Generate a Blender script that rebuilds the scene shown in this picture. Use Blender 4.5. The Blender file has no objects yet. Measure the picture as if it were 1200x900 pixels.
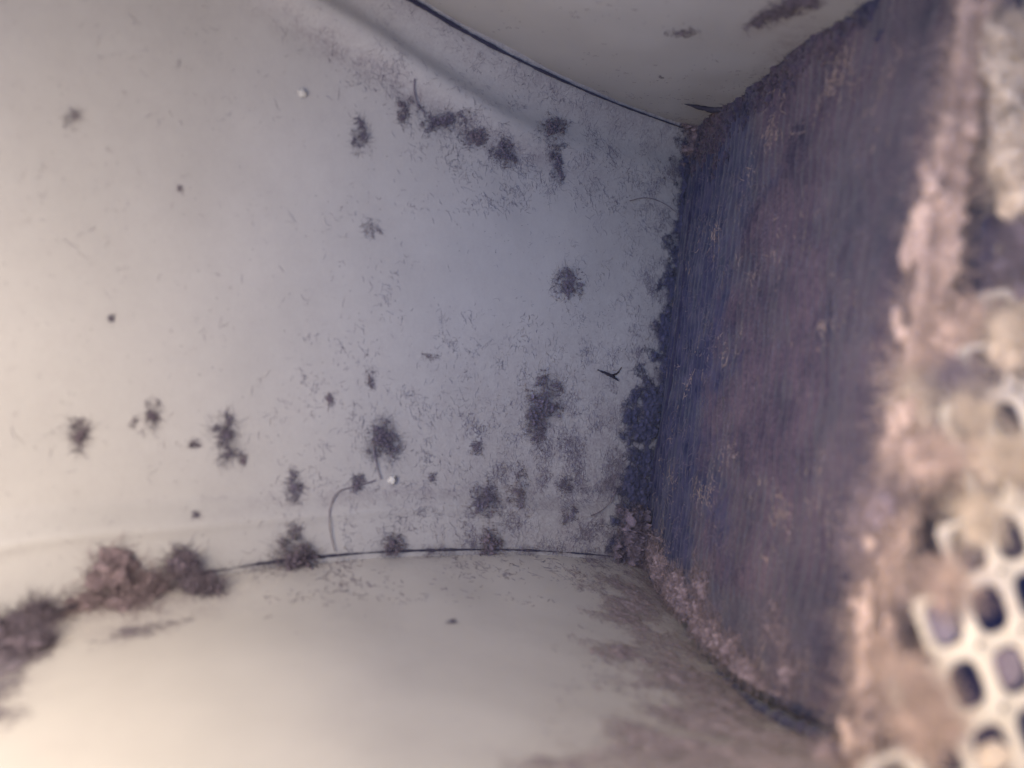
import bpy, math, random
import numpy as np
from mathutils import Vector, noise

# ------------------------------------------------------------------ camera, world, lamps, exposure
scn = bpy.context.scene
C = scn.collection
F = 933.0                                     # focal length in photo pixels (1200 wide)
cam_d = bpy.data.cameras.new('camera'); cam = bpy.data.objects.new('camera', cam_d); C.objects.link(cam)
cam.location = (0, 0, 0); cam.rotation_euler = (math.radians(90), 0, 0)
cam_d.sensor_width = 36; cam_d.lens = 36 * F / 1200
cam_d.clip_start = 0.002; cam_d.clip_end = 20
cam_d.dof.use_dof = True; cam_d.dof.focus_distance = 0.232; cam_d.dof.aperture_fstop = 10
scn.camera = cam

w = bpy.data.worlds.new('World'); scn.world = w; w.use_nodes = True
bg = w.node_tree.nodes['Background']; bg.inputs[0].default_value = (0.24, 0.42, 1.0, 1); bg.inputs[1].default_value = 0.7

def area(name, loc, target, size, power, col):
    d = bpy.data.lights.new(name, 'AREA'); d.shape = 'DISK'; d.size = size; d.energy = power; d.color = col
    o = bpy.data.objects.new(name, d); C.objects.link(o); o.location = loc
    o.rotation_euler = (Vector(target) - Vector(loc)).to_track_quat('-Z', 'Y').to_euler()
    return o
area('opening_light', (-0.078, 0.022, 0.008), (-0.045, 0.105, -0.060), 0.045, 0.208, (1.0, 0.855, 0.68))
sh_ = area('corner_blue_fill', (-0.035, -0.05, 0.02), (0.050, 0.24, 0.01), 0.05, 0.029, (0.20, 0.42, 1.0)); sh_.data.spread = math.radians(56)  # added blue fill, narrow beam aimed at the corner, no visible source
gl_ = area('grille_fill', (0.022, 0.012, 0.014), (0.074, 0.095, -0.022), 0.025, 0.040, (1.0, 0.83, 0.62)); gl_.data.spread = math.radians(95)  # added fill lamp to brighten the grille, no visible source

scn.cycles.diffuse_bounces = 2
scn.view_settings.view_transform = 'Standard'; scn.view_settings.look = 'None'
scn.view_settings.exposure = -0.06; scn.view_settings.gamma = 1.0

# ------------------------------------------------------------------ helpers
rng = np.random.default_rng(7)
def V3(*a): return np.array(a, float)
def P(px, py, y): return V3((px - 600) / F * y, y, -(py - 450) / F * y)
def unit(v): return v / np.linalg.norm(v, axis=-1, keepdims=True)
def proj(p): return 600 + F * p[..., 0] / p[..., 1], 450 - F * p[..., 2] / p[..., 1]
def catmull(pts, n=12):
    pts = np.array(pts, float); out = []
    p = np.vstack([2 * pts[0] - pts[1], pts, 2 * pts[-1] - pts[-2]])
    for i in range(1, len(p) - 2):
        for k in range(n):
            t = k / n
            out.append(0.5 * ((2 * p[i]) + (-p[i-1] + p[i+1]) * t + (2*p[i-1] - 5*p[i] + 4*p[i+1] - p[i+2]) * t*t
                              + (-p[i-1] + 3*p[i] - 3*p[i+1] + p[i+2]) * t**3))
    out.append(pts[-1]); return np.array(out)
def resample(c, n):
    d = np.r_[0, np.cumsum(np.linalg.norm(np.diff(c, axis=0), axis=1))]
    t = np.linspace(0, d[-1], n)
    return np.stack([np.interp(t, d, c[:, k]) for k in range(c.shape[1])], 1)
def sstep(a, b, x):
    t = np.clip((x - a) / (b - a), 0, 1); return t * t * (3 - 2 * t)
def fbm(pts, scale, octv=4, off=0.0):
    sh = pts.shape[:-1]; q = pts.reshape(-1, 3) * scale + off
    fr = noise.fractal
    return np.array([fr(Vector(p), 0.9, 2.1, octv) for p in q.tolist()]).reshape(sh)

def mesh_obj(name, verts, faces, mat, parent=None, smooth=True, attrs=None):
    me = bpy.data.meshes.new(name)
    verts = np.asarray(verts, float)
    if isinstance(faces, np.ndarray):
        n, k = faces.shape
        me.vertices.add(len(verts)); me.vertices.foreach_set('co', verts.ravel())
        me.loops.add(n * k); me.loops.foreach_set('vertex_index', faces.ravel().astype(np.int32))
        me.polygons.add(n); me.polygons.foreach_set('loop_start', np.arange(0, n * k, k, dtype=np.int32))
        me.update(calc_edges=True)
    else:
        me.from_pydata(verts.tolist(), [], faces); me.update()
    if smooth: me.polygons.foreach_set('use_smooth', [True] * len(me.polygons))
    me.materials.append(mat)
    attrs = dict(attrs or {})
    if 'thick' not in attrs: attrs['thick'] = np.ones(len(verts))
    for k, v in attrs.items():
        a = me.attributes.new(k, 'FLOAT', 'POINT'); a.data.foreach_set('value', np.asarray(v, float).ravel())
    o = bpy.data.objects.new(name, me); C.objects.link(o)
    if parent: o.parent = parent
    return o
def tag(o, label=None, cat=None, group=None, kind=None):
    if label: o['label'] = label
    if cat: o['category'] = cat
    if group: o['group'] = group
    if kind: o['kind'] = kind
    return o
def empty(name, loc):
    o = bpy.data.objects.new(name, None); C.objects.link(o); o.empty_display_size = 0.01
    o.location = loc; return o
def adopt(ch, par):
    ch.parent = par; ch.matrix_parent_inverse.identity(); ch.location = -Vector(par.location)
def grid_faces(nu, nv, keep=None, flip=False):
    i, j = np.meshgrid(np.arange(nu - 1), np.arange(nv - 1), indexing='ij')
    a = i * nv + j
    f = np.stack([a, a + nv, a + nv + 1, a + 1], -1)
    if keep is not None:
        kk = keep[:-1, :-1] | keep[1:, :-1] | keep[:-1, 1:] | keep[1:, 1:]
        f = f[kk]
    f = f.reshape(-1, 4)
    return f[:, ::-1] if flip else f
def normals(G):
    du = np.gradient(G, axis=0); dv = np.gradient(G, axis=1)
    n = unit(np.cross(du, dv))
    s = np.sign(np.sum(n * -G, -1, keepdims=True)); s[s == 0] = 1      # towards the opening
    return n * s
def tris(F4):
    return np.vstack([F4[:, [0, 1, 2]], F4[:, [0, 2, 3]]])

# ------------------------------------------------------------------ materials
def mat_base(name, rough=0.8):
    m = bpy.data.materials.new(name); m.use_nodes = True
    nt = m.node_tree; b = nt.nodes['Principled BSDF']; b.inputs['Roughness'].default_value = rough
    return m, nt, b
def N(nt, typ, **kw):
    n = nt.nodes.new(typ)
    for k, v in kw.items():
        if k in n.inputs: n.inputs[k].default_value = v
        else: setattr(n, k, v)
    return n
def noise_n(nt, scale, detail=5, rough=0.6, vec=None):
    n = N(nt, 'ShaderNodeTexNoise'); n.inputs['Scale'].default_value = scale
    n.inputs['Detail'].default_value = detail; n.inputs['Roughness'].default_value = rough
    if vec is None:
        tc = N(nt, 'ShaderNodeNewGeometry'); vec = tc.outputs['Position']
    nt.links.new(vec, n.inputs['Vector']); return n
def ramp(nt, src, stops):
    r = N(nt, 'ShaderNodeValToRGB'); e = r.color_ramp.elements
    while len(e) < len(stops): e.new(0.5)
    for k, (p, c) in enumerate(stops):
        e[k].position = p; e[k].color = (*c, 1) if len(c) == 3 else c
    nt.links.new(src, r.inputs[0]); return r
def mixc(nt, fac, a, b):
    m = N(nt, 'ShaderNodeMix'); m.data_type = 'RGBA'
    for s, v in ((m.inputs[0], fac), (m.inputs[6], a), (m.inputs[7], b)):
        if hasattr(v, 'is_linked') or hasattr(v, 'links'): nt.links.new(v, s)
        else: s.default_value = v if not isinstance(v, tuple) else (*v, 1)
    return m.outputs[2]
def math_n(nt, op, a, b):
    m = N(nt, 'ShaderNodeMath'); m.operation = op; m.use_clamp = True
    for s, v in ((m.inputs[0], a), (m.inputs[1], b)):
        if hasattr(v, 'links'): nt.links.new(v, s)
        else: s.default_value = v
    return m.outputs[0]

def panel_mat(name, base=(0.60, 0.575, 0.545)):
    """off-white enamel with a film of dust; vertex attribute 'dust' says where the dust has settled"""
    m, nt, b = mat_base(name, 0.42)
    n1 = noise_n(nt, 30, 4); r1 = ramp(nt, n1.outputs[0], [(0.3, tuple(c * 0.93 for c in base)), (0.7, tuple(min(1, c * 1.04) for c in base))])
    att = N(nt, 'ShaderNodeAttribute'); att.attribute_name = 'dust'
    n2 = noise_n(nt, 260, 8, 0.72); n3 = noise_n(nt, 1500, 6, 0.75); n4 = noise_n(nt, 4200, 3, 0.6)
    k = math_n(nt, 'MULTIPLY', n2.outputs[0], n3.outputs[0])
    rk = ramp(nt, k, [(0.14, (0, 0, 0)), (0.42, (1, 1, 1))])
    fac = math_n(nt, 'MULTIPLY', rk.outputs[0], att.outputs['Fac'])
    col = mixc(nt, fac, r1.outputs[0], (0.30, 0.245, 0.26))
    # tiny grey specks everywhere
    rs = ramp(nt, n4.outputs[0], [(0.66, (0, 0, 0)), (0.74, (0.5, 0.5, 0.5))])
    gate = ramp(nt, n2.outputs[0], [(0.45, (0.05, 0.05, 0.05)), (0.6, (1, 1, 1))])
    fs = math_n(nt, 'MULTIPLY', rs.outputs[0], gate.outputs[0])
    col = mixc(nt, fs, col, (0.2, 0.17, 0.19))
    nt.links.new(col, b.inputs['Base Color'])
    rr = ramp(nt, fac, [(0, (0.38,) * 3), (1, (0.95,) * 3)]); nt.links.new(rr.outputs[0], b.inputs['Roughness'])
    bp = N(nt, 'ShaderNodeBump'); bp.inputs['Strength'].default_value = 0.25; bp.inputs['Distance'].default_value = 0.0002
    nt.links.new(n3.outputs[0], bp.inputs['Height']); nt.links.new(bp.outputs[0], b.inputs['Normal'])
    return m
def lint_mat(name, c1, c2, sc=400, fine=2600, bump=0.5, wispy=True):
    m, nt, b = mat_base(name, 1.0)
    b.inputs['Specular IOR Level'].default_value = 0.1
    n1 = noise_n(nt, sc, 6, 0.7); n2 = noise_n(nt, fine, 5, 0.7)
    a = math_n(nt, 'MULTIPLY', n1.outputs[0], n2.outputs[0])
    r = ramp(nt, a, [(0.12, c1), (0.42, c2)])
    nt.links.new(r.outputs[0], b.inputs['Base Color'])
    bp = N(nt, 'ShaderNodeBump'); bp.inputs['Strength'].default_value = bump; bp.inputs['Distance'].default_value = 0.0004
    nt.links.new(n2.outputs[0], bp.inputs['Height']); nt.links.new(bp.outputs[0], b.inputs['Normal'])
    b.inputs['Sheen Weight'].default_value = 0.2; b.inputs['Sheen Roughness'].default_value = 0.6
    if wispy:                                             # thin lint lets the panel show between its fibres
        at = N(nt, 'ShaderNodeAttribute'); at.attribute_name = 'thick'
        n3 = noise_n(nt, 3800, 4, 0.75); n5 = noise_n(nt, 700, 4, 0.7); av = N(nt, 'ShaderNodeMath'); av.operation = 'ADD'
        nt.links.new(n3.outputs[0], av.inputs[0]); nt.links.new(n5.outputs[0], av.inputs[1])
        q = N(nt, 'ShaderNodeMath'); q.operation = 'MULTIPLY_ADD'; nt.links.new(av.outputs[0], q.inputs[0]); q.inputs[2].default_value = -0.5; q.inputs[1].default_value = 0.5
        q2 = N(nt, 'ShaderNodeMath'); q2.operation = 'MULTIPLY_ADD'; nt.links.new(q.outputs[0], q2.inputs[0]); q2.inputs[1].default_value = 2.4
        nt.links.new(at.outputs['Fac'], q2.inputs[2])
        ra = ramp(nt, q2.outputs[0], [(0.05, (0, 0, 0)), (0.6, (1, 1, 1))]); nt.links.new(ra.outputs[0], b.inputs['Alpha'])
    return m
M_panel = panel_mat('off_white_enamel')
M_floor = panel_mat('lit_enamel', (0.72, 0.675, 0.61))  # same enamel as the wall, with warm floor light put into its colour
M_grille = panel_mat('cream_moulded_plastic', (0.70, 0.62, 0.51))
M_dark = lint_mat('dark_grey_lint', (0.12, 0.10, 0.145), (0.32, 0.27, 0.33))
M_mid = lint_mat('grey_mauve_lint', (0.12, 0.098, 0.14), (0.36, 0.28, 0.31))
M_pink = lint_mat('pale_pinkish_lint', (0.30, 0.21, 0.19), (0.74, 0.54, 0.43), 200, 1300, .25)
M_mauve = lint_mat('mauve_lint', (0.19, 0.14, 0.16), (0.52, 0.39, 0.40), 300, 2000)
M_blue = lint_mat('shade_blue_lint', (0.04, 0.044, 0.10), (0.15, 0.14, 0.22))  # lint for the corner, with the blue of the shade put into its colour
M_pale = lint_mat('cream_lint', (0.46, 0.35, 0.27), (0.84, 0.70, 0.55), 160, 1100, .25)
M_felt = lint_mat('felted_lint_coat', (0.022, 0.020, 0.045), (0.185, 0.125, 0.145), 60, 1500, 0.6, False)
nt_ = M_felt.node_tree; at_ = N(nt_, 'ShaderNodeAttribute'); at_.attribute_name = 'shade_blue'; bs_ = nt_.nodes['Principled BSDF']  # blue shade of the deep end, painted into the felt colour
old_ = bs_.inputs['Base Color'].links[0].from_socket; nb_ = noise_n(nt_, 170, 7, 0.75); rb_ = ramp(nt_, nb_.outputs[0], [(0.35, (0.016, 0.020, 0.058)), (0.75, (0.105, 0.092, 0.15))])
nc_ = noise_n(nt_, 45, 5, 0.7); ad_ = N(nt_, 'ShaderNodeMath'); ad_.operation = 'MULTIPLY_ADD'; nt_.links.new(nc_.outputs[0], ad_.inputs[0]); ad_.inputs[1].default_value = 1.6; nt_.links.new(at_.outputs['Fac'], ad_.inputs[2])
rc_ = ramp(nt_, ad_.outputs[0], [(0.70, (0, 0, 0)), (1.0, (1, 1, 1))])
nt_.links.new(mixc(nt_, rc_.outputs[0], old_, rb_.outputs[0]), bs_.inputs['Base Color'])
M_seam = lint_mat('seam_grime_and_shade', (0.02, 0.02, 0.05), (0.06, 0.055, 0.10), wispy=False)  # grime, with the blue of lens haze and shade in its colour
M_void = lint_mat('shade_blue_cavity', (0.03, 0.04, 0.11), (0.06, 0.065, 0.15), wispy=False)  # navy of the shaded cavity and lens haze, put into the colour
M_speck, nt_, b_ = mat_base('dark_speck', 0.7); b_.inputs['Base Color'].default_value = (0.05, 0.045, 0.065, 1)
M_white, nt_, b_ = mat_base('white_fluff', 0.9); b_.inputs['Base Color'].default_value = (0.66, 0.63, 0.58, 1)

# ------------------------------------------------------------------ fibres (thin bent three-sided tubes)
def fibres(start, direc, length, radius, K=5, curl=0.7, flat=None, flatn=None):
    """start (n,3), direc (n,3), length (n,), radius (n,) -> verts, quads"""
    n = len(start); p = start.copy(); d = unit(direc); pts = [p.copy()]
    st = (length / (K - 1))[:, None]
    bend = rng.normal(0, 1, (n, 3))
    for _ in range(K - 1):
        bend = bend + rng.normal(0, 0.6, (n, 3))
        d = unit(d + curl * 0.55 * bend / 1.2)
        if flat is not None:
            dn = np.sum(d * flatn, -1, keepdims=True); d = unit(d - dn * flatn * flat)
        p = p + d * st; pts.append(p.copy())
    pts = np.stack(pts, 1)                                   # n,K,3
    t = unit(np.gradient(pts, axis=1))
    ref = unit(rng.normal(0, 1, (n, 1, 3)))
    a = unit(np.cross(t, ref)); b = np.cross(t, a)
    taper = np.interp(np.linspace(0, 1, K), [0, .15, .8, 1], [.5, 1, .8, .25])[None, :, None, None]
    ang = np.arange(3) * 2 * math.pi / 3
    ring = a[:, :, None] * np.cos(ang)[None, None, :, None] + b[:, :, None] * np.sin(ang)[None, None, :, None]
    vv = pts[:, :, None] + ring * radius[:, None, None, None] * taper       # n,K,3,3
    base = (np.arange(n) * K * 3)[:, None, None]; k = (np.arange(K - 1) * 3)[None, :, None]; s = np.arange(3)[None, None, :]; s2 = (s + 1) % 3
    f = np.stack(np.broadcast_arrays(base + k + s, base + k + s2, base + k + 3 + s2, base + k + 3 + s), -1).reshape(-1, 4)
    return vv.reshape(-1, 3), f
def join(parts):
    vs, fs, o = [], [], 0
    for v, f in parts:
        vs.append(v); fs.append(f + o); o += len(v)
    return np.vstack(vs), np.vstack(fs)

def lobe(c, ax, seed, amp=.55, sc=None, n=30):
    th_, ph = np.meshgrid(np.linspace(0, math.pi, n), np.linspace(0, 2 * math.pi, 2 * n), indexing='ij')
    d = np.stack([np.sin(th_) * np.cos(ph), np.sin(th_) * np.sin(ph), np.cos(th_)], -1)
    k = 1 + amp * fbm(d, 1.5, 2, seed * 3.1) + .12 * amp * fbm(d, 5, 2, seed)
    A = np.stack(ax, 0); v = c + (d * k[..., None]) @ A
    return v.reshape(-1, 3), grid_faces(n, 2 * n)

# ------------------------------------------------------------------ layout: back wall plane, side plane, floor and ceiling sweeps
WA = P(0, 450, 0.140); WB = P(800, 450, 0.262)
wd = unit(WB - WA); wn = V3(wd[1], -wd[0], 0)                # wall direction; normal towards the camera
def on_plane(px, py, o, n):
    r = P(px, py, 1.0); return r * (o @ n) / (r @ n)
def on_wall(px, py): return on_plane(px, py, WA, wn)
def wall_sz(px, py):
    q = on_wall(px, py); return (q - WA) @ wd, q[2]
FT = on_wall(812, 150); FB = on_wall(752, 665); NM = P(1068, 450, 0.118)
sn = unit(np.cross(FT - FB, NM - FB)); sn = sn if sn @ -FB > 0 else -sn
def on_side(px, py): return on_plane(px, py, FB, sn)

seam_top_px = [(-700, -420), (-350, -340), (0, -262), (250, -150), (380, -62), (485, 0), (560, 44), (640, 84), (720, 119), (805, 150), (850, 164)]
seam_bot_px = [(-330, 860), (-150, 795), (0, 742), (130, 698), (260, 669), (380, 653), (500, 646), (620, 646), (718, 653), (752, 658), (790, 664)]
seam_top = resample(catmull([on_wall(*p) for p in seam_top_px]), 260)
seam_bot = resample(catmull([on_wall(*p) for p in seam_bot_px]), 260)
prof_bot = catmull([on_side(*p) for p in [(745, 660), (762, 694), (795, 742), (830, 783), (880, 828), (940, 860), (1010, 885)]])
prof_top = catmull([on_side(*p) for p in [(812, 150), (838, 132), (868, 112), (905, 80), (950, 44), (1015, 0)]])
def extend(c, d, L, n=20):
    return np.vstack([c, c[-1] + np.outer(np.linspace(L / n, L, n), unit(np.array(d, float)))])
prof_bot = resample(extend(prof_bot, prof_bot[-1] - prof_bot[-8], 0.11), 180)
prof_top = resample(extend(prof_top, (0.0, -1, -0.12), 0.10), 110)

# back panel grid (s, z)
def curve_z(pxs):
    sz = catmull([wall_sz(*p) for p in pxs], 16); o = np.argsort(sz[:, 0]); return sz[o, 0], sz[o, 1]
rS, rZ = curve_z([(150, -150), (280, -48), (350, -2), (430, 46), (520, 104), (600, 148), (690, 178), (800, 205)])
gS, gZ = curve_z([(-300, 705), (-100, 640), (50, 607), (200, 596), (400, 582), (560, 578), (720, 596), (800, 606)])
tS, tZ = curve_z(seam_top_px); bS, bZ = curve_z(seam_bot_px)
ns, nz = 340, 260
ss = np.linspace(-0.085, 0.225, ns); zz = np.linspace(-0.085, 0.135, nz)
Sg, Zg = np.meshgrid(ss, zz, indexing='ij')
dr = Zg - np.interp(Sg, rS, rZ); dg = Zg - np.interp(Sg, gS, gZ); dt = Zg - np.interp(Sg, tS, tZ)
fade = 1 - 0.75 * sstep(0.09, 0.165, Sg)
h = 0.0031 * fade * np.exp(-(dr / 0.0042) ** 2) + 0.0010 * sstep(0.0, 0.02, dr) * fade
h += 0.0022 * sstep(0.0022, -0.0030, dg) + 0.0006 * np.exp(-((dg + 0.0035) / 0.0012) ** 2)
h += 0.003 * sstep(-0.012, 0.002, dt)
G = WA[None, None] * V3(1, 1, 0) + Sg[..., None] * wd + Zg[..., None] * V3(0, 0, 1)
h += 0.0009 * fbm(G, 14, 3)
Wall = G + h[..., None] * wn
Wn = normals(Wall)
wpx, wpy = proj(Wall)

floor_g = seam_bot[:, None] + (prof_bot - prof_bot[0])[None]
floor_g = np.concatenate([floor_g[:, :1] + V3(-wn[0], -wn[1], 0) * 0.004, floor_g], 1)      # tucked behind the wall face
fz = 0.0008 * fbm(floor_g, 16, 3); floor_g[..., 2] += fz
ceil_g = seam_top[:, None] + (prof_top - prof_top[0])[None]
ceil_g = np.concatenate([ceil_g[:, :1] + V3(-wn[0], -wn[1], 0) * 0.004, ceil_g], 1)
ceil_g[..., 2] += 0.0012 * fbm(ceil_g, 14, 3)
Fn = normals(floor_g); Cn = normals(ceil_g)
fpx, fpy = proj(floor_g); cpx, cpy = proj(ceil_g)

# side panel: rows along the edge, columns towards the camera
nu, nv = 760, 260
pbt = prof_bot[:, 1]; near_y = 0.108
far_dir = FT - FB
ug = np.linspace(0, 1, nu); vg = np.linspace(0, 1, nv)
e2 = NM - (FB + FT) / 2; e2 = e2 - unit(far_dir) * (e2 @ unit(far_dir)); eL = np.linalg.norm(e2); e2 = unit(e2); e1 = unit(far_dir)
def side_uv(p): q = p - FB; return q @ e2, q @ e1
bu, bv = side_uv(prof_bot); tu, tv = side_uv(prof_top)
U = np.linspace(0.0012, eL + 0.006, nu)
vb = np.interp(U, bu, bv); vt = np.interp(U, tu, tv)
Ug = np.repeat(U[:, None], nv, 1)
gap = 0.0016 + 0.0032 * sstep(0.0, 0.05, U)
Vg = (vb + gap)[:, None] + (vt + 0.004 - vb - gap)[:, None] * vg[None]
Side = FB + Ug[..., None] * e2 + Vg[..., None] * e1
wob = fbm(Side, 40, 3)
hs = 0.00048 * np.sin((Ug + 0.0026 * wob) * 2 * math.pi / 0.0034) * (0.45 + 0.55 * sstep(-.2, .3, fbm(Side, 60, 2, 3.0))) * sstep(0.14, 0.08, Ug) * sstep(0.0, 0.01, Vg)
hs += 0.0004 * fbm(Side * V3(1, 1, 0.35), 170, 4, 5.0) + 0.0011 * fbm(Side, 38, 3, 9.0) * sstep(0.03, 0.12, Ug)
hs += 0.0014 * np.exp(-((Vg - vb[:, None]) / 0.005) ** 2) * (0.6 + fbm(Side, 130, 3, 2.0))
Side = Side + hs[..., None] * sn
Sn = normals(Side); spx, spy = proj(Side)

# ------------------------------------------------------------------ dust masks (where lint dust has really settled)
def blobs(px, py, L):
    m = np.full(px.shape, -9.0)
    for (x, y, rx, ry, rot, s) in L:
        a = math.radians(rot); X = (px - x) * math.cos(a) + (py - y) * math.sin(a); Y = -(px - x) * math.sin(a) + (py - y) * math.cos(a)
        m = np.maximum(m, s * (1 - np.sqrt((X / rx) ** 2 + (Y / ry) ** 2)))
    return m
dust_w = 0.16 + 0.75 * sstep(380, 720, wpx) * sstep(330, 560, wpy) + 0.25 * sstep(620, 790, wpx)
dust_w = dust_w + 0.75 * np.exp(-((dr + 0.0065) / 0.0035) ** 2) * sstep(0.03, 0.07, Sg) * sstep(0.17, 0.12, Sg)
dust_w = dust_w + 0.6 * np.exp(-(dt / 0.010) ** 2) + 0.5 * np.exp(-(dg / 0.0018) ** 2) * sstep(180, 400, wpx)
dust_w = np.clip(dust_w, 0, 1)
dust_f = 0.75 * np.clip(blobs(fpx, fpy, [(850, 800, 190, 130, 40, 1.0), (760, 900, 200, 90, 10, 1.0), (10, 740, 120, 90, -35, 1.0), (180, 715, 160, 36, -12, 1.0), (745, 690, 70, 40, 20, 1)])
                        + 0.35 * fbm(floor_g, 90, 4, 4.0), 0, 1)
dust_f = np.clip(dust_f + 0.20 * np.clip(fbm(floor_g * V3(1, .35, 1), 55, 5, 14.0) + .15, 0, 1) + 0.34 * np.exp(-((floor_g[..., 1] - seam_bot[:, None, 1]) / 0.012) ** 2), 0, 1)
dust_c = np.clip(0.15 + 0.5 * sstep(25, 150, cpy - 40) + blobs(cpx, cpy, [(915, 15, 60, 20, -25, 1.8), (930, 60, 60, 30, -40, 1.5)]), 0, 1)

# ------------------------------------------------------------------ the housing
housing = empty('appliance_housing', (0.0, 0.2, -0.05))
tag(housing, 'off-white enamelled housing interior with curved floor, ridged back panel and sloping upper panel', 'appliance housing')
def hp(name, G, mat, attrs=None, flip=False):
    o = mesh_obj(name, G.reshape(-1, 3), grid_faces(*G.shape[:2], flip=flip), mat, attrs=attrs); adopt(o, housing); return o
bp_ = hp('back_panel', Wall, M_panel, {'dust': dust_w}); bp_['label'] = 'grey-white back panel with pressed ridge and lint specks'
hp('lower_panel', floor_g, M_floor, {'dust': dust_f})['label'] = 'lower panel, painted as warmly lit, curving toward the viewer'
hp('upper_panel', ceil_g, M_panel, {'dust': np.clip(dust_c * .8, 0, 1)})['label'] = 'grey-white upper panel above the dark seam'

def tube(pts, rad, mat, name, sides=8, rough=0.25, sc=900, parent=None):
    pts = np.asarray(pts); n = len(pts); rad = np.broadcast_to(rad, (n,))
    t = unit(np.gradient(pts, axis=0)); ref = V3(0.3, 0.2, 1.0); a = unit(np.cross(t, ref)); b = np.cross(t, a)
    ang = np.arange(sides) * 2 * math.pi / sides
    ring = a[:, None] * np.cos(ang)[None, :, None] + b[:, None] * np.sin(ang)[None, :, None]
    base = pts[:, None] + ring * rad[:, None, None]
    if rough: base = base + ring * (fbm(base, sc, 3) * rad[:, None] * rough)[..., None]
    i = np.arange(n - 1)[:, None] * sides; s = np.arange(sides)[None]
    f = np.stack(np.broadcast_arrays(i + s, i + (s + 1) % sides, i + sides + (s + 1) % sides, i + sides + s), -1).reshape(-1, 4)
    return base.reshape(-1, 3), f
vis = seam_top
r_t = np.interp(proj(vis)[0], [400, 560, 700, 810], [0.0007, 0.00042, 0.00028, 0.00018])
def on_wall_mesh(pts, lift):
    x, y = proj(pts); out = []
    for a_, b_ in zip(x, y):
        i_ = np.argmin((wpx - a_) ** 2 + (wpy - b_) ** 2); d_ = Wall.reshape(-1, 3)[i_]; n_ = Wn.reshape(-1, 3)[i_]
        r_ = P(a_, b_, 1.0); out.append(r_ * (d_ @ n_) / (r_ @ n_) + wn * lift)
    out = np.array(out); k_ = np.ones(7) / 7
    return np.stack([np.convolve(np.pad(out[:, c_], 3, mode='edge'), k_, 'valid') for c_ in range(3)], 1)
r_t = r_t * (1 + .7 * fbm(vis, 110, 4, 3.0))
v, f = tube(on_wall_mesh(vis, .0004) + V3(0, 0, -0.0006), r_t, M_seam, 'seam'); o = mesh_obj('upper_seam', v, f, M_seam); adopt(o, housing)
o['label'] = 'dark grimy seam under the upper panel'
v, f = tube(on_wall_mesh(seam_bot, .0003) + V3(0, 0, 0.0003), np.interp(proj(seam_bot)[0], [200, 400, 760], [0.00036, 0.00024, 0.00018]) * (1 + .9 * fbm(seam_bot, 130, 4)), M_seam, 'seam', rough=.5)
o = mesh_obj('lower_seam', v, f, M_seam); adopt(o, housing); o['label'] = 'thin dark seam along the foot of the back panel'

# ------------------------------------------------------------------ side panel
side = empty('lint_coated_side_panel', tuple(FB + e2 * 0.06))
tag(side, 'dark mauve side panel felted with lint, fine vertical ribs, right of the back panel', 'side panel')
o = mesh_obj('panel', Side.reshape(-1, 3), grid_faces(nu, nv), M_felt, attrs={'shade_blue': .90 * sstep(.09, .0, Ug) - .26}); adopt(o, side)
# pale strip of lint along the near edge of the panel
es = catmull([P(1165, -60, .112), P(1147, 20, .110), P(1128, 110, .108), P(1112, 190, .106), P(1100, 260, .106), P(1088, 340, .106), P(1072, 430, .106), P(1058, 520, .106), P(1046, 600, .104), P(1036, 680, .102), P(1026, 770, .100), P(1018, 860, .098), P(1010, 960, .096)], 24)
es = resample(es, 260)
tubes = []
for dx, r0, sd_ in ((-.0010, .0012, 0.), (.0012, .0015, 4.), (.0001, .0011, 9.)):
    rr = r0 * (.85 + .3 * fbm(es, 120, 3, sd_)); tubes.append(tube(es + V3(dx, 0, 0) + V3(.0012, .0004, 0) * fbm(es, 70, 3, sd_ + 2)[:, None], rr, None, '', sides=22, rough=0.9, sc=420))
for q in range(45):
    e_ = es[rng.integers(10, 250)]; r_ = rng.uniform(.0004, .0010); tubes.append(lobe(e_ + rng.normal(0, .0017, 3) + V3(-.0006, -.001, 0), (V3(r_, 0, 0), V3(0, r_, 0), V3(0, 0, r_ * rng.uniform(1, 2.6))), q * 1.3, .8, n=14))
sx = np.linspace(0, 1, 6500)
st = es[(sx * 259).astype(int)] + rng.normal(0, .0012, (6500, 3))
fb = fibres(st, unit(rng.normal(0, 1, (6500, 3)) + [0, 0, 3.5]), rng.uniform(.0015, .007, 6500), rng.uniform(.00002, .000045, 6500), curl=1.3)
v, f = join(tubes + [fb]); o = mesh_obj('edge_strip', v, f, M_pink); adopt(o, side); o['label'] = 'pale pinkish lint-covered edge strip'

gk = resample(prof_bot, 700); gx = proj(gk)[0]; gk = gk[(gx > 755) & (gx < 990)]; t_ = np.linspace(0, 1, len(gk)); al = np.arange(len(gk))
bead = 1 + .30 * np.sin(al * .45 + 2 * fbm(gk, 150, 2)) * sstep(.15, .4, t_)
v, f = tube(gk + sn * .0010 + V3(0, 0, .0011), (.0006 + .0006 * sstep(.0, .6, t_)) * bead, M_seam, '', 12, .25, 400)
o = mesh_obj('gap_shade_strip', v, f, M_seam); adopt(o, side); o['label'] = 'dark blue beaded strip drawn as the shaded gap along the foot of the side panel'  # dark strip painted where the gap under the panel is in shade

c_ = resample(catmull([on_side(x, y) for x, y in [(816, 215), (808, 262), (801, 330), (793, 400), (782, 470), (768, 540), (758, 600)]]), 160)
v, f = tube(c_ + sn * .0004 + wn * .0006, .0009, M_seam, '', 10, .35, 300)
o = mesh_obj('gap_shade_strip', v, f, M_seam); adopt(o, side); o['label'] = 'deep blue upright strip drawn as the shaded crevice where the side panel meets the back panel'  # dark strip painting the shade in the upright corner crevice

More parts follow.
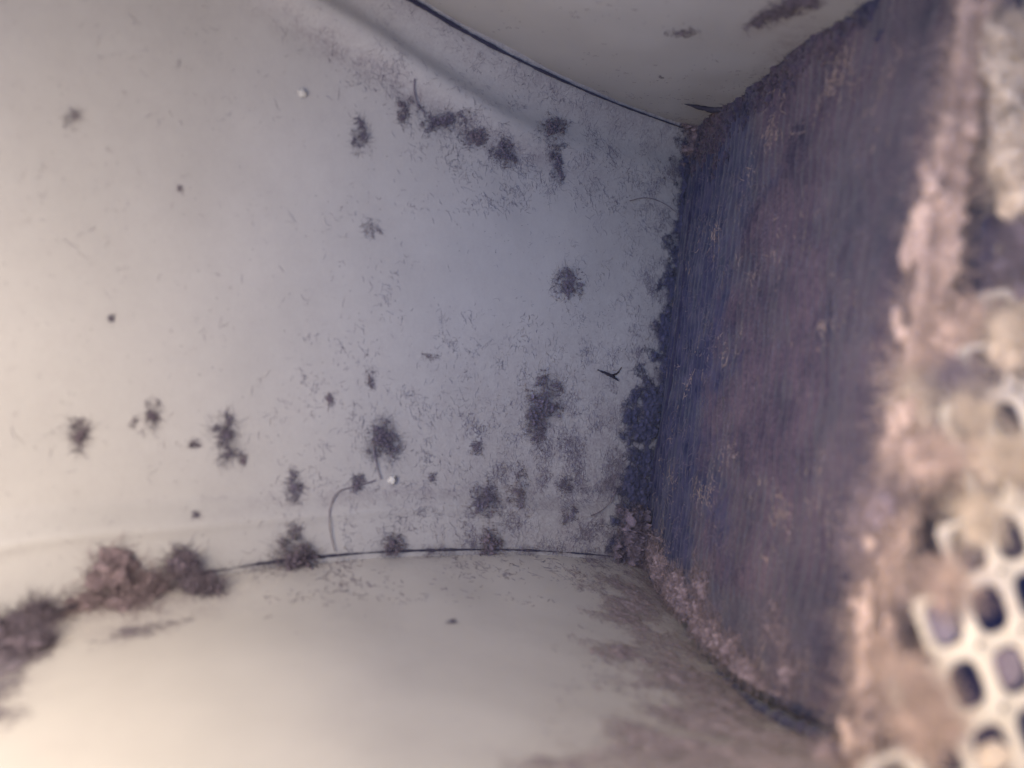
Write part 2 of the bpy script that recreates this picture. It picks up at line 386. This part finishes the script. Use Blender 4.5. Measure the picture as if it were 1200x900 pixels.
# dark cavity behind the panel and the grille
def slab(name, pts, mat, nrm, th=0.002):
    pts = [V3(*p) for p in pts]; q = [p - nrm * th for p in pts]
    return mesh_obj(name, pts + q, [[0,1,2,3],[7,6,5,4],[0,4,5,1],[1,5,6,2],[2,6,7,3],[3,7,4,0]], mat, smooth=False)
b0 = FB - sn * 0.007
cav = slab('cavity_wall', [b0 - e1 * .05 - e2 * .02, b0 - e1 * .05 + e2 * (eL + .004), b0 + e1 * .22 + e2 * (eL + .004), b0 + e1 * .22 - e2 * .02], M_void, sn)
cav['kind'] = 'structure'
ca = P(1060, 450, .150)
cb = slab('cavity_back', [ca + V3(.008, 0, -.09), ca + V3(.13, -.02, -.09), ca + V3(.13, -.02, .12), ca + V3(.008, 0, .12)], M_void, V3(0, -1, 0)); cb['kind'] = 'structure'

slab('added_light_blocker', [(.125, .165, -.09), (.125, -.01, -.09), (.125, -.01, .13), (.125, .165, .13)], M_panel, V3(-1, 0, 0))['kind'] = 'structure'  # unseen panel, added to block blue world light from the right

# ------------------------------------------------------------------ perforated grille
gd = .088; gs = gd / .0945
GC = P(1163, 712, gd)
GU = (P(1213, 695, gd + .0024 * gs) - P(1113, 729, gd - .0024 * gs)) / 2
GV = (P(1189, 782, gd - .0016 * gs) - P(1137, 642, gd + .0016 * gs)) / 2
gn = unit(np.cross(GU, GV)); gn = gn if gn @ -GC > 0 else -gn
th = 0.0007; NS = 24
def hole_ring(r, sq=3.0):
    a = (np.arange(NS) + 0.5) * 2 * math.pi / NS
    c, s = np.cos(a), np.sin(a); k = (np.abs(c) ** sq + np.abs(s) ** sq) ** (-1 / sq)
    return np.stack([c * k * r, s * k * r], 1)
def sq_ring():
    a = (np.arange(NS) + 0.5) * 2 * math.pi / NS
    c, s = np.cos(a), np.sin(a); k = 1 / np.maximum(np.abs(c), np.abs(s))
    return np.stack([c * k * 0.5, s * k * 0.5], 1)
grille = empty('perforated_grille', tuple(GC)); tag(grille, 'cream perforated grille with rounded square holes, half buried in lint at the right edge', 'grille')
allv, allf, off = [], [], 0
for gi in range(-6, 12):
    for gj in range(-13, 7):
        qx, qy = proj(GC + GU * gi + GV * gj)
        if qx < np.interp(qy, [0, 300, 430, 560, 660, 740, 800, 900], [1192, 1185, 1150, 1118, 1098, 1100, 1062, 1050]): continue
        rr_ = 0.365 + rng.uniform(-.02, .015)
        cx, cy = gi + rng.uniform(-.02, .02), gj + rng.uniform(-.02, .02)
        rings = []
        O = sq_ring() + [gi, gj]; hole = hole_ring(rr_) + [cx, cy]; hole_o = hole_ring(rr_ + .045) + [cx, cy]
        for R2, d in ((O, 0), (hole_o, 0), (hole, -.00035), (hole, -th), (O, -th)):
            rings.append(GC + R2[:, :1] * GU + R2[:, 1:] * GV + gn * d)
        vv = np.vstack(rings); s = np.arange(NS); s2 = (s + 1) % NS
        for k in range(4): allf.append(np.stack([off + k*NS + s, off + k*NS + s2, off + (k+1)*NS + s2, off + (k+1)*NS + s], 1))
        allv.append(vv); off += len(vv)
gv = np.vstack(allv); gv = gv + gn * (0.0003 * fbm(gv, 60, 2))[:, None]
o = mesh_obj('plate', gv, np.vstack(allf), M_grille, smooth=True, attrs={'dust': np.clip(0.6 + .9 * fbm(gv, 90, 4), 0, 1)}); adopt(o, grille)

# ------------------------------------------------------------------ lint mats laid on a surface
def mat_on(name, G, Nn, L, height, mat, nscale=160, namp=0.55, thr=0.0, nf=0, flen=(.002, .006), frad=(.00004, .00009), off=0.0, up=0.6, fine=.35, seed=0.0, sub=1, dense=1.0, curl=.8):
    px, py = proj(G)
    m0 = blobs(px, py, L); sel = m0 > -0.7
    i = np.where(sel.any(1))[0]; j = np.where(sel.any(0))[0]
    i0, i1, j0, j1 = i[0], i[-1] + 1, j[0], j[-1] + 1
    g = G[i0:i1, j0:j1]; n = Nn[i0:i1, j0:j1]
    for _ in range(sub):                                     # double the resolution
        def up2(a):
            b = np.empty((a.shape[0] * 2 - 1,) + a.shape[1:]); b[::2] = a; b[1::2] = (a[1:] + a[:-1]) / 2
            c = np.empty((b.shape[0], b.shape[1] * 2 - 1, b.shape[2])); c[:, ::2] = b; c[:, 1::2] = (b[:, 1:] + b[:, :-1]) / 2
            return c
        g, n = up2(g), unit(up2(n))
    px, py = proj(g)
    m = blobs(px, py, L)
    k = m > -0.9
    fb1 = np.zeros(m.shape); fb2 = np.zeros(m.shape)
    fb1[k] = fbm(g[k], nscale, 5, 3.3 + seed); fb2[k] = fbm(g[k], nscale * 5, 4, 7.7 + seed)
    m = m + namp * fb1 + fine * namp * fb2 - thr
    hh = height * (np.clip(m, -0.25, None) / (0.45 + np.abs(m))) * (0.75 + 0.5 * fb2)
    keep = m > -0.1
    v = g + n * (hh + off)[..., None]
    f = grid_faces(*g.shape[:2], keep=keep)
    used = np.unique(f); remap = -np.ones(v.shape[0] * v.shape[1], int); remap[used] = np.arange(len(used))
    parts = [(v.reshape(-1, 3)[used], remap[f])]; tk = np.clip((m.ravel()[used] + .08) * 1.05, 0, 1) * dense
    if nf:
        c = np.argwhere(m > -0.12); c = c[rng.integers(0, len(c), nf)]
        s = v[c[:, 0], c[:, 1]]; nn = n[c[:, 0], c[:, 1]]
        d = rng.normal(0, 1, (nf, 3)); d = d - nn * np.sum(d * nn, -1, keepdims=True); d = unit(unit(d) + nn * rng.uniform(0, up, (nf, 1)))
        parts.append(fibres(s, d, rng.uniform(*flen, nf), rng.uniform(*frad, nf), K=7 if curl > 1 else 5, curl=curl, flat=.5, flatn=nn))
    v, f = join(parts)
    return mesh_obj(name, v, f, mat, attrs={'thick': np.r_[tk, np.full(len(v) - len(tk), .5)]})

# free-standing clump: many wandering fibres round a ragged core
def clump(name, lobes, mat, nf, flen, frad, seed=1, amp=.6, curl=1.3, n=30, norm=None):
    parts = []
    for q, (c, ax) in enumerate(lobes):
        parts.append(lobe(c, [a_ * .9 for a_ in ax], seed + q * 1.7, amp * .65, n=n))
        k = nf // len(lobes); d = unit(rng.normal(0, 1, (k, 3))); A = np.stack(ax, 0)
        s = c + (d * rng.uniform(.6, 1.08, (k, 1))) @ A
        dd = rng.normal(0, 1, (k, 3)); dd = unit(dd - d * np.sum(dd * d, -1, keepdims=True) * .85)
        parts.append(fibres(s, dd, rng.uniform(*flen, k), rng.uniform(*frad, k), curl=curl, flat=(.6 if norm is not None else None), flatn=(norm if norm is not None else None)))
    v, f = join(parts); tk = np.concatenate([np.full(len(p_[0]), .52 if q_ % 2 == 0 else .85) for q_, p_ in enumerate(parts)])
    return mesh_obj(name, v, f, mat, attrs={'thick': tk})

# ------------------------------------------------------------------ tufts on the back panel
def nearest(px, py, W=(wpx, wpy), G=Wall, Nn=Wn):
    i = np.argmin((W[0] - px) ** 2 + (W[1] - py) ** 2); return G.reshape(-1, 3)[i], Nn.reshape(-1, 3)[i]
def tuft(px, py, rx, ry, mat, label, rot=0, dens=1.0, thick=.35, grp='lint tufts stuck to the back panel', src='wall', name='lint_tuft', core=1):
    G_, N_, W_ = {'wall': (Wall, Wn, (wpx, wpy)), 'floor': (floor_g, Fn, (fpx, fpy)), 'ceil': (ceil_g, Cn, (cpx, cpy))}[src]
    c, n = nearest(px, py, W_, G_, N_); k = c[1] / F; sd = px * .113 + py * .229
    # ragged outline: a few overlapping patches with holes torn by noise
    Ls = [(px, py, rx * 1.05, ry * 1.05, rot, .95)]
    for q in range(3):
        a_ = rng.uniform(0, 6.28); Ls.append((px + rx * .5 * math.cos(a_), py + ry * .5 * math.sin(a_), rx * rng.uniform(.5, .8), ry * rng.uniform(.5, .8), rng.uniform(-40, 40), .7))
    rm = math.sqrt(rx * ry) * k
    nf = int(min(1000, dens * (30 + 2.0 * rx * ry)))
    o = mat_on(name, G_, N_, Ls, rm * thick * 1.3, mat, min(900, 1.1 / rm), 1.0, .1, nf, (rm * .3, rm * 1.5), (.000016, .000032), sub=2 if max(rx, ry) > 12 else 3, up=.5, fine=1.2, curl=2.2, seed=sd, dense=min(.7, .22 + .34 * dens), off=.00005)
    return tag(o, label, 'lint tuft', grp)

D, Mi, Pk = M_dark, M_mid, M_pink
TUFTS = [
 (632, 474, 14, 23, D, 'largest dark lint tuft on the back panel, right of centre', 12, 1.2),
 (447, 516, 14, 17, D, 'round dark lint tuft with a hair hanging from it', 0, 1.1),
 (567, 584, 10, 15, D, 'dark oval lint tuft just above the lower band of the back panel', 0, 1.2),
 (662, 334, 11, 14, D, 'bluish lint tuft high on the right of the back panel', 15, 1.0),
 (263, 510, 10, 22, D, 'pointed cone-shaped lint tuft on the left half of the back panel', 0, 1.0),
 (346, 572, 7, 13, D, 'small upright oval tuft left of the bent hair', 0, 1.0),
 (419, 566, 6, 10, D, 'small slanted oval tuft at the upper end of the bent hair', 20, 1.0),
 (92, 510, 9, 13, Mi, 'blurred oval tuft farthest left on the back panel', 0, 1.3),
 (178, 487, 8, 12, Mi, 'ragged blurred tuft between the cone-shaped tuft and the leftmost one', 0, .9),
 (156, 493, 4, 5, Mi, 'tiny blurred dot of lint beside the ragged blurred tuft', 0, 1.2),
 (227, 521, 7, 4, Mi, 'small flat tuft at the left foot of the cone-shaped tuft', 0, 1.2),
 (420, 158, 6, 16, D, 'upright lint flake high on the left, apart from the lint under the ridge', 5, 1.2),
 (472, 132, 6, 13, Mi, 'leftmost lint flake under the pressed ridge', 15, 1.0),
 (520, 141, 22, 7, D, 'long dark streak of lint under the pressed ridge', -16, 1.0),
 (555, 160, 14, 8, Mi, 'thin lint streak joining the long streak to the blob under the ridge', -30, .9),
 (589, 178, 11, 10, D, 'compact dark lint blob under the pressed ridge', -15, 1.2),
 (648, 150, 9, 13, Mi, 'upper curl of lint crossing the end of the ridge', 45, 1.0),
 (652, 188, 5, 18, D, 'long lint flake hanging below the ridge end', -14, 1.0),
 (434, 268, 8, 8, Mi, 'faint round fluff alone in the middle left of the back panel', 0, .35),
 (557, 524, 6, 7, D, 'small tuft left below the largest tuft', 0, .8),
 (628, 510, 7, 12, Mi, 'loose tail of lint below the largest tuft', 0, .5),
 (661, 568, 7, 10, D, 'small tuft right of the dark oval tuft near the lower band', -20, .8),
 (667, 604, 7, 7, D, 'low tuft on the band at the right end, above the seam', 0, .8),
 (606, 575, 8, 18, Mi, 'wispy upright streak of lint between two tufts near the lower band', 15, .45),
 (503, 418, 7, 4, Mi, 'faint smudge of fluff above the middle of the back panel', 0, .5),
 (386, 467, 5, 6, Mi, 'small faint fluff upper left of the round tuft', 0, .7),
 (433, 446, 4, 9, Mi, 'narrow faint fluff above the round tuft', 10, .7),
 (507, 560, 4, 6, D, 'dark grain of lint between the round tuft and the oval tuft', 0, 1.0),
 (285, 540, 4, 6, Mi, 'tiny tuft right below the cone-shaped tuft', 0, .9),
 (132, 373, 4, 4, D, 'single blurred dark dot on the clean left part of the back panel', 0, 1.5),
 (83, 140, 10, 10, Mi, 'very faint blurred fluff at the upper left', 0, .25),
 (210, 222, 4, 4, Mi, 'tiny pale brown fluff at the upper left', 0, .6),
 (345, 621, 7, 8, Mi, 'curled tuft just above the seam beside the tuft on the seam', 30, .7),
 (229, 605, 4, 4, D, 'small blurred dot above the dark seam clump', 0, 1.2),
]
for t_ in TUFTS:
    x, y, rx, ry, mt, lb, rot, dn = t_
    tuft(x, y, rx, ry, mt, lb, rot, dn, core=0 if dn < .6 else 1.0)
SEAMT = [
 (574, 634, 9, 13, Mi, 'upright tuft standing on the lower seam below the dark oval tuft'),
 (461, 637, 9, 9, Mi, 'small tuft on the lower seam right of the bent hair'),
 (340, 655, 21, 15, Mi, 'round loose tuft sitting on the lower seam left of the bent hair'),
]
for x, y, rx, ry, mt, lb in SEAMT:
    tuft(x, y, rx, ry, mt, lb, 0, 1.0, thick=.8, grp='lint tufts on the lower seam')
tuft(530, 730, 6, 2.4, D, 'tiny dark speck of lint alone on the lower panel', 0, 1.0, src='floor', grp='')
tuft(797, 39, 15, 3, Mi, 'thin bent lint streak on the upper panel', 0, .7, src='ceil', grp='lint marks on the upper panel', core=.7)
tuft(775, 90, 4, 1.5, Mi, 'tiny lint mark low on the upper panel', 0, .7, src='ceil', grp='lint marks on the upper panel', core=.7)
# a smear of grey lint on the upper panel near the top of the frame
o = mat_on('lint_smear', ceil_g, Cn, [(918, 12, 34, 11, -22, 1), (895, 22, 26, 6, -22, .9), (945, 2, 18, 9, -10, .9)], .0005, M_mid, 260, .8, .25, 500, (.001, .003), sub=2)
tag(o, 'grey lint smear on the upper panel near the top edge', 'lint smear')

# ------------------------------------------------------------------ hairs, chip, beads
def hair(pxs, rad, label, mat=M_dark, lift=.0006, name='hair_strand'):
    c = resample(catmull(on_wall_mesh(resample(catmull([on_wall(x, y) for x, y in pxs]), 40), lift)), 60)
    v, f = tube(c, rad, mat, '', sides=5, rough=.4); return tag(mesh_obj(name, v, f, mat), label, 'hair', 'stray hairs on the back panel')
hair([(392, 648), (387, 630), (384, 605), (388, 585), (396, 574), (415, 570), (440, 562)], .00012, 'long bent hair rising from the lower seam', M_mid)
hair([(436, 520), (438, 535), (441, 550), (445, 562)], .00013, 'short hair hanging from the round dark tuft')
hair([(484, 92), (484, 108), (488, 125), (498, 134)], .00013, 'thin hair dropping from the ridge to the lint streak')
hair([(735, 236), (755, 232), (775, 238), (792, 250)], .00010, 'very thin curved hair near the corner under the upper seam', M_mid)
hair([(690, 604), (700, 600), (712, 590), (720, 575)], .00012, 'short curved hair near the lower right corner of the back panel', M_mid)
# flaked paint chip with three ragged arms
pts = [nearest(*q) for q in [(699, 432), (708, 438), (716, 441), (724, 447), (722, 437), (726, 432), (704, 442)]]
q_ = [p + n * .0004 for p, n in pts]
parts = [tube(resample(catmull([q_[0], q_[1], q_[2], q_[3]]), 24), np.interp(np.linspace(0, 1, 24), [0, .3, .6, 1], [.0002, .0004, .0005, .0001]), None, '', 6, .8, 2000),
         tube(resample(catmull([q_[2], q_[4], q_[5]]), 16), np.interp(np.linspace(0, 1, 16), [0, 1], [.00035, .0001]), None, '', 6, .8, 2000)]
v, f = join(parts); tag(mesh_obj('paint_chip', v, f, M_speck), 'small forked dark chip in the enamel near the side panel', 'paint chip')
for (x, y, r, lb) in [(355, 108, 4.5, 'round white fluff ball at the upper left of the back panel'), (457, 561, 4.5, 'pale fluff bead beside the round dark tuft')]:
    c, n = nearest(x, y); s = r * c[1] / F
    v, f = join([lobe(c + n * s * .4, (V3(s, 0, 0), V3(0, s, 0), V3(0, 0, s)), x, .5, n=16)]); tag(mesh_obj('fluff_ball', v, f, M_white), lb, 'fluff ball')

# ------------------------------------------------------------------ uncountable fine fibres and specks on the panels
def scatter(G, Nn, px, py, dens, n, flen, frad, mat, name, label, lift=.0001, K=6, curl=2.6):
    p = dens * ((px > -60) & (px < 1260) & (py > -60) & (py < 960)); p = p.ravel() / p.sum()
    i = rng.choice(p.size, n, p=p)
    s = G.reshape(-1, 3)[i] + rng.normal(0, .0004, (n, 3)); nn = Nn.reshape(-1, 3)[i]
    s = s - nn * np.sum((s - G.reshape(-1, 3)[i]) * nn, -1, keepdims=True) + nn * lift
    d = rng.normal(0, 1, (n, 3)); d -= nn * np.sum(d * nn, -1, keepdims=True)
    L = rng.uniform(0, 1, n) ** 2 * (flen[1] - flen[0]) + flen[0]
    v, f = fibres(s, unit(d), L, rng.uniform(*frad, n), K=K, curl=curl, flat=1.0, flatn=nn)
    o = mesh_obj(name, v, f, mat); tag(o, label, 'lint', kind='stuff'); return o
seamclip = (wpy < np.interp(wpx, [p[0] for p in seam_bot_px], [p[1] for p in seam_bot_px])) & (wpy > np.interp(wpx, [p[0] for p in seam_top_px], [p[1] for p in seam_top_px])) & (wpx < 800)
cl = np.clip(fbm(Wall, 150, 4, 11.0) + .25, 0, 1) ** 1.5 + .03
dw = (.02 + .9 * sstep(420, 680, wpx) * sstep(380, 560, wpy) + .45 * sstep(640, 790, wpx) * sstep(180, 400, wpy) + .22 * sstep(250, 500, wpx) * sstep(280, 520, wpy)
      + .6 * np.exp(-((dr + .007) / .0045) ** 2) * sstep(330, 460, wpx) * sstep(760, 650, wpx) + .25 * sstep(430, 560, wpx) * (wpy < 250) + 1.1 * np.exp(-((wpx - 790 + .1 * (wpy - 300) * (wpy > 300)) / 26) ** 2) * (wpy > 170))
dw = dw * cl * seamclip
scatter(Wall, Wn, wpx, wpy, dw, 17000, (.0004, .0030), (.00002, .000042), M_dark, 'fine_lint_fibres', 'fine dark lint fibres dusting the back panel')
scatter(Wall, Wn, wpx, wpy, dw, 11000, (.0004, .0020), (.000022, .00005), M_mid, 'pale_lint_fibres', 'fine brownish lint fibres dusting the back panel')
scatter(Wall, Wn, wpx, wpy, (.15 + dw * .5) * seamclip, 700, (.00015, .0003), (.00006, .00014), M_speck, 'dark_specks', 'tiny dark specks peppered over the back panel', K=3)
scatter(Wall, Wn, wpx, wpy, (np.exp(-((wpy - np.interp(wpx, [p[0] for p in seam_bot_px], [p[1] for p in seam_bot_px])) / 5) ** 2) * (wpx > 240) * (wpx < 740) * np.clip(fbm(Wall, 90, 3, 2.) + .3, 0, 1)), 900, (.0005, .002), (.00003, .00006), M_dark, 'seam_lint_fibres', 'short dark lint fibres caught along the lower seam', lift=.001)
dc = (.2 + sstep(40, 150, cpy)) * (cpy < 150) * (np.clip(fbm(ceil_g, 120, 4, 8.) + .1, 0, 1) + .02)
scatter(ceil_g, Cn, cpx, cpy, dc, 500, (.0004, .0018), (.00003, .00006), M_mid, 'upper_lint_fibres', 'sparse lint fibres on the upper panel')
dfl = (np.exp(-((floor_g[..., 1] - seam_bot[:, None, 1]) / .02) ** 2) * (fpx > 300) * (fpx < 760) + dust_f * (fpx > 640)) * (np.clip(fbm(floor_g, 110, 4, 6.) + .2, 0, 1) + .02)
scatter(floor_g, Fn, fpx, fpy, dfl, 2600, (.0006, .003), (.00003, .00007), M_mid, 'lower_lint_fibres', 'lint fibres on the lower panel near the seam and corner')
ds = (np.clip(fbm(Side, 120, 4, 1.) + .2, 0, 1) + .05) * (.3 + sstep(.0, .05, Ug))
scatter(Side, Sn, spx, spy, ds, 9000, (.0006, .0035), (.00003, .00007), M_mid, 'side_panel_fuzz', 'fuzzy mauve lint fibres on the side panel')
scatter(Side, Sn, spx, spy, ds * (np.clip(fbm(Side, 60, 4, 21.), 0, 1) ** 2 + .002), 2200, (.0005, .0028), (.00004, .00009), M_pink, 'pale_side_panel_fuzz', 'scattered pale lint fibres on the side panel')

# ------------------------------------------------------------------ corner lint between back panel and side panel
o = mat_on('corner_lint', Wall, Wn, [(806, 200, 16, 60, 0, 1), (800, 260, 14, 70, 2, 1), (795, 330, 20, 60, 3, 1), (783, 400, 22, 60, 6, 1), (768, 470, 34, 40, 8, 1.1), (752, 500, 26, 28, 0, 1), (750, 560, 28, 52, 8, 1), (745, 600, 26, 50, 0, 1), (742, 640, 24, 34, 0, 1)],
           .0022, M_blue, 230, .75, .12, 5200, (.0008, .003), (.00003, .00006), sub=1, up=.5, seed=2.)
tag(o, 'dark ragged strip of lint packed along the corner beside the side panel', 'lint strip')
o = mat_on('lint_knot', Wall, Wn, [(818, 178, 18, 30, 10, 1), (812, 150, 14, 18, 0, 1), (826, 140, 18, 16, 0, 1)], .006, M_mauve, 260, .8, .1, 2200, (.001, .0035), (.00003, .00007), sub=1, up=.8, seed=5.)
tag(o, 'knot of tangled lint in the upper corner where the seam ends', 'lint knot')
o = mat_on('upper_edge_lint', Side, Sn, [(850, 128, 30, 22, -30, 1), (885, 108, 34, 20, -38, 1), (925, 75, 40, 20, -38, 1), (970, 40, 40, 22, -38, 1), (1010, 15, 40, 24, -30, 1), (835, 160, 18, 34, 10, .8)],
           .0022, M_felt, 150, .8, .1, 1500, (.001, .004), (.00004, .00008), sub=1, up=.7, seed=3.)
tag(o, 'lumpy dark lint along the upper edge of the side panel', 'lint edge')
o = mat_on('lower_corner_lint', Wall, Wn, [(748, 640, 30, 36, 0, 1.2), (738, 615, 20, 24, 0, 1), (760, 665, 26, 22, 0, 1)], .006, M_mid, 300, .7, .1, 2600, (.001, .004), (.00003, .00007), sub=1, up=.9, seed=7.)
tag(o, 'fluffy grey lint wad filling the lower corner at the end of the seam', 'lint wad')
o = mat_on('lower_edge_lint', Side, Sn, [(772, 655, 14, 34, -30, 1), (795, 695, 15, 36, -34, 1.1), (822, 700, 9, 40, 5, 1.1), (832, 742, 17, 38, -36, 1.1), (872, 790, 40, 17, 44, 1.1), (915, 825, 40, 16, 34, 1.1), (960, 850, 44, 16, 25, 1.1), (856, 762, 13, 22, 0, 1), (930, 790, 18, 12, 30, .6), (900, 740, 14, 18, 0, .45)],
           .0034, M_mauve, 120, .85, .05, 3800, (.0015, .006), (.00003, .00006), sub=1, up=.5, seed=9.)
tag(o, 'folded mauve lint roll along the lower edge of the side panel', 'lint roll')
o = mat_on('floor_lint', floor_g, Fn, [(745, 705, 60, 34, 35, .9), (735, 765, 55, 22, 10, .7), (790, 790, 70, 55, 30, 1), (840, 850, 110, 60, 25, 1.1), (770, 890, 120, 50, 5, .9), (930, 890, 120, 50, 5, 1.2), (640, 900, 60, 22, 0, .7)],
           .0010, M_mauve, 80, .8, .05, 2600, (.001, .004), (.00002, .00004), sub=1, up=.15, seed=4., dense=.55, curl=1.8)
tag(o, 'thin pinkish sheet of lint spread on the lower panel beneath the side panel', 'lint sheet')

# ------------------------------------------------------------------ clumps on the left seam
def ax(r, py=1.0, pz=1.0): return (V3(r, 0, 0), V3(0, r * py, 0), V3(0, 0, r * pz))
def L(px, py, d, r, a=1.0, b=1.0): return (P(px, py, d), ax(r * d / F, a, b))
o = clump('lint_clump', [L(128, 668, .150, 26, 1, 1.0), L(98, 705, .148, 24, 1, .9), L(148, 712, .149, 25, 1, .8), L(170, 690, .152, 16), L(112, 650, .153, 13, 1, 1.2), L(86, 724, .146, 16, 1, .7), L(165, 730, .147, 15, 1, .6)],
          M_mauve, 6500, (.002, .007), (.00003, .00006), 3, .95)
tag(o, 'large blurred pinkish-grey lint clump on the left end of the seam', 'lint clump', 'lint clumps on the left of the seam')
o = clump('lint_clump', [L(212, 662, .156, 14, 1, 1.0), L(228, 684, .155, 15, 1, .55), L(200, 648, .158, 9), L(192, 675, .157, 12), L(246, 690, .155, 10, 1, .4)], M_mid, 2600, (.002, .005), (.00003, .00006), 8, .95)
tag(o, 'smaller darker lint clump right of the large one, where the seam line begins', 'lint clump', 'lint clumps on the left of the seam')
o = clump('lint_clump', [L(22, 738, .138, 22, 1, .8), L(-14, 752, .134, 30, 1, .9), L(46, 722, .141, 15, 1, 1), L(34, 752, .132, 24, 1, .45)], M_mid, 2400, (.002, .006), (.00003, .00006), 12, .9)
tag(o, 'blurred lint clump at the left edge of the picture', 'lint clump', 'lint clumps on the left of the seam')
o = mat_on('lint_film', floor_g, Fn, [(10, 770, 80, 34, -40, 1), (-20, 820, 50, 70, -30, 1), (150, 742, 70, 8, -10, .6)], .0009, M_mid, 70, .7, .15, 500, (.001, .004), (.00002, .00004), sub=1, up=.15, dense=.55)
tag(o, 'thin mauve lint film on the lower panel at the far left', 'lint film')

# ------------------------------------------------------------------ dark strip drawn as the torn gap in the upper corner
q_ = [nearest(x, y, (cpx, cpy), ceil_g, Cn) for x, y in [(803, 118), (822, 124), (842, 126), (860, 122), (874, 117)]]
c = resample(catmull([p + n * .0006 for p, n in q_]), 40)
v, f = tube(c, np.interp(np.linspace(0, 1, 40), [0, .25, .6, 1], [.0001, .0007, .0010, .0008]), None, '', 8, .5, 800)
tag(mesh_obj('torn_gap_strip', v, f, M_speck), 'dark crescent strip drawn as the torn gap where the upper panel meets the side panel', 'dark gap')

# ------------------------------------------------------------------ lint on the grille (blurred, close to the camera)
def on_plate(px, py): return on_plane(px, py, GC, gn)
def LP(px, py, lift, r, a=1.0, b=1.0):
    p = on_plate(px, py); p = p * (1 - lift / np.linalg.norm(p)); r = r * p[1] / F
    return (p, (unit(GU) * r, gn * r * .4, unit(GV) * r * b))
GL = [
 ([(1090, 537, 48, 20, .000)], M_pink, 'pink lint roll lying across the grille just above the dark gap'),
 ([(1078, 470, 20, 40, .104)], M_pale, 'peach lint wad at the side panel edge above the pink roll'),
 ([(1028, 600, 18, 32, .104), (1022, 640, 14, 26, .104)], M_mauve, 'tangled mauve lint between the side panel edge and the dark gap'),
 ([(1143, 606, 16, 30, 0)], M_pale, 'cream lint pad on the grille between the dark gap and the upper open hole'),
 ([(1106, 684, 18, 28, 0)], M_pink, 'peach lint wad hanging between the dark gap and the holes below'),
 ([(1028, 738, 20, 60, .101)], M_pink, 'tall pink lint fold hanging at the left edge of the grille'),
 ([(1084, 858, 36, 26, 0)], M_pink, 'lint heap on the grille left of the lowest open hole'),
 ([(1182, 70, 30, 70, .108), (1192, 180, 30, 60, .106), (1210, 240, 30, 40, .106)], M_pale, 'bright cream lint hanging in the upper right corner'),
 ([(1192, 280, 14, 18, .104), (1178, 310, 10, 14, .104), (1196, 335, 14, 14, .104)], M_mid, 'small greyish lint curl below the bright cream lint'),
 ([(1118, 400, 24, 40, .103), (1140, 370, 18, 26, .103)], M_pink, 'pinkish lint lumps beside the upper end of the grille'),
 ([(1066, 798, 12, 22, 0), (1082, 822, 12, 14, 0)], M_pink, 'small pink lint tuft on the torn left edge of the grille'),
 ([(1178, 400, 26, 34, 0), (1205, 380, 20, 40, 0)], M_pale, 'cream lint above the topmost open hole'),
 ([(1132, 480, 16, 34, 0), (1195, 545, 22, 30, 0), (1155, 540, 22, 22, 0)], M_pale, 'cream lint below and left of the topmost open hole'),
 ([(1120, 448, 14, 12, 0)], M_mid, 'dark mauve lint swirl left of the topmost open hole'),
 ([(1160, 60, 10, 60, .113)], M_mauve, 'mauve lint between the edge strip and the bright cream lint'),
 ([(985, 905, 50, 24, .105), (925, 915, 50, 22, .110)], M_mauve, 'mauve lint heap at the bottom edge below the side panel'),
]
for k_, (ells, mt, lb) in enumerate(GL):
    parts = []
    for (x, y, rx, ry, d) in ells:
        for q in range(int(5 + rx * ry / 160)):
            a_ = rng.uniform(0, 6.283); r_ = math.sqrt(rng.uniform(0, 1)) * .72
            X, Y = x + rx * r_ * math.cos(a_), y + ry * r_ * math.sin(a_); rs_ = min(rx, ry) * rng.uniform(.34, .62)
            if d: c = P(X, Y, d + rng.uniform(-.0012, .0012)); k = d / F; A_ = (V3(rs_ * k, 0, 0), V3(0, rs_ * k * .8, 0), V3(0, 0, rs_ * k * 1.15))
            else:
                c = on_plate(X, Y); k = c[1] / F; c = c + gn * rs_ * k * .3; A_ = (unit(GU) * rs_ * k, gn * rs_ * k * .7, unit(GV) * rs_ * k * 1.1)
            parts.append(lobe(c, A_, k_ * 5.1 + q * 1.3, .75, n=26))
            n_ = 60; d_ = unit(rng.normal(0, 1, (n_, 3))); t_ = rng.normal(0, 1, (n_, 3)); t_ = unit(t_ - d_ * np.sum(t_ * d_, -1, keepdims=True) * .9)
            parts.append(fibres(c + d_ @ np.stack(A_, 0), t_, rng.uniform(.0015, .006, n_), rng.uniform(.00003, .00006, n_), K=7, curl=1.4))
    v, f = join(parts)
    tag(mesh_obj('lint_wad', v, f, mt), lb, 'lint wad', 'lint wads on and beside the grille')
# lint plugs inside some holes
def gpos(i, j, d=0.0): return GC + GU * i + GV * j + gn * d
for (i, j, mt, lb) in [(-1, 0, M_dark, 'brown lint plug in a hole left of the open ones'), (-2, 1, M_pink, 'cream lint plug filling a hole in the lower left of the grille'), (0, 1, M_mid, 'bluish lint plug in the hole at the right frame edge'), (-1, 2, M_pale, 'curled pale lint in the lowest visible hole')]:
    v, f = lobe(gpos(i, j, -.0012 if (i, j) != (-1, 2) else -.0006) + (GV * .12 if (i, j) == (-1, 2) else 0), (GU * .36, GV * .33 * (1 if (i, j) != (-1, 2) else .6), gn * .0010), i * 3 + j, .35, n=20)
    tag(mesh_obj('lint_plug', v, f, mt), lb, 'lint plug', 'lint plugs in the grille holes')
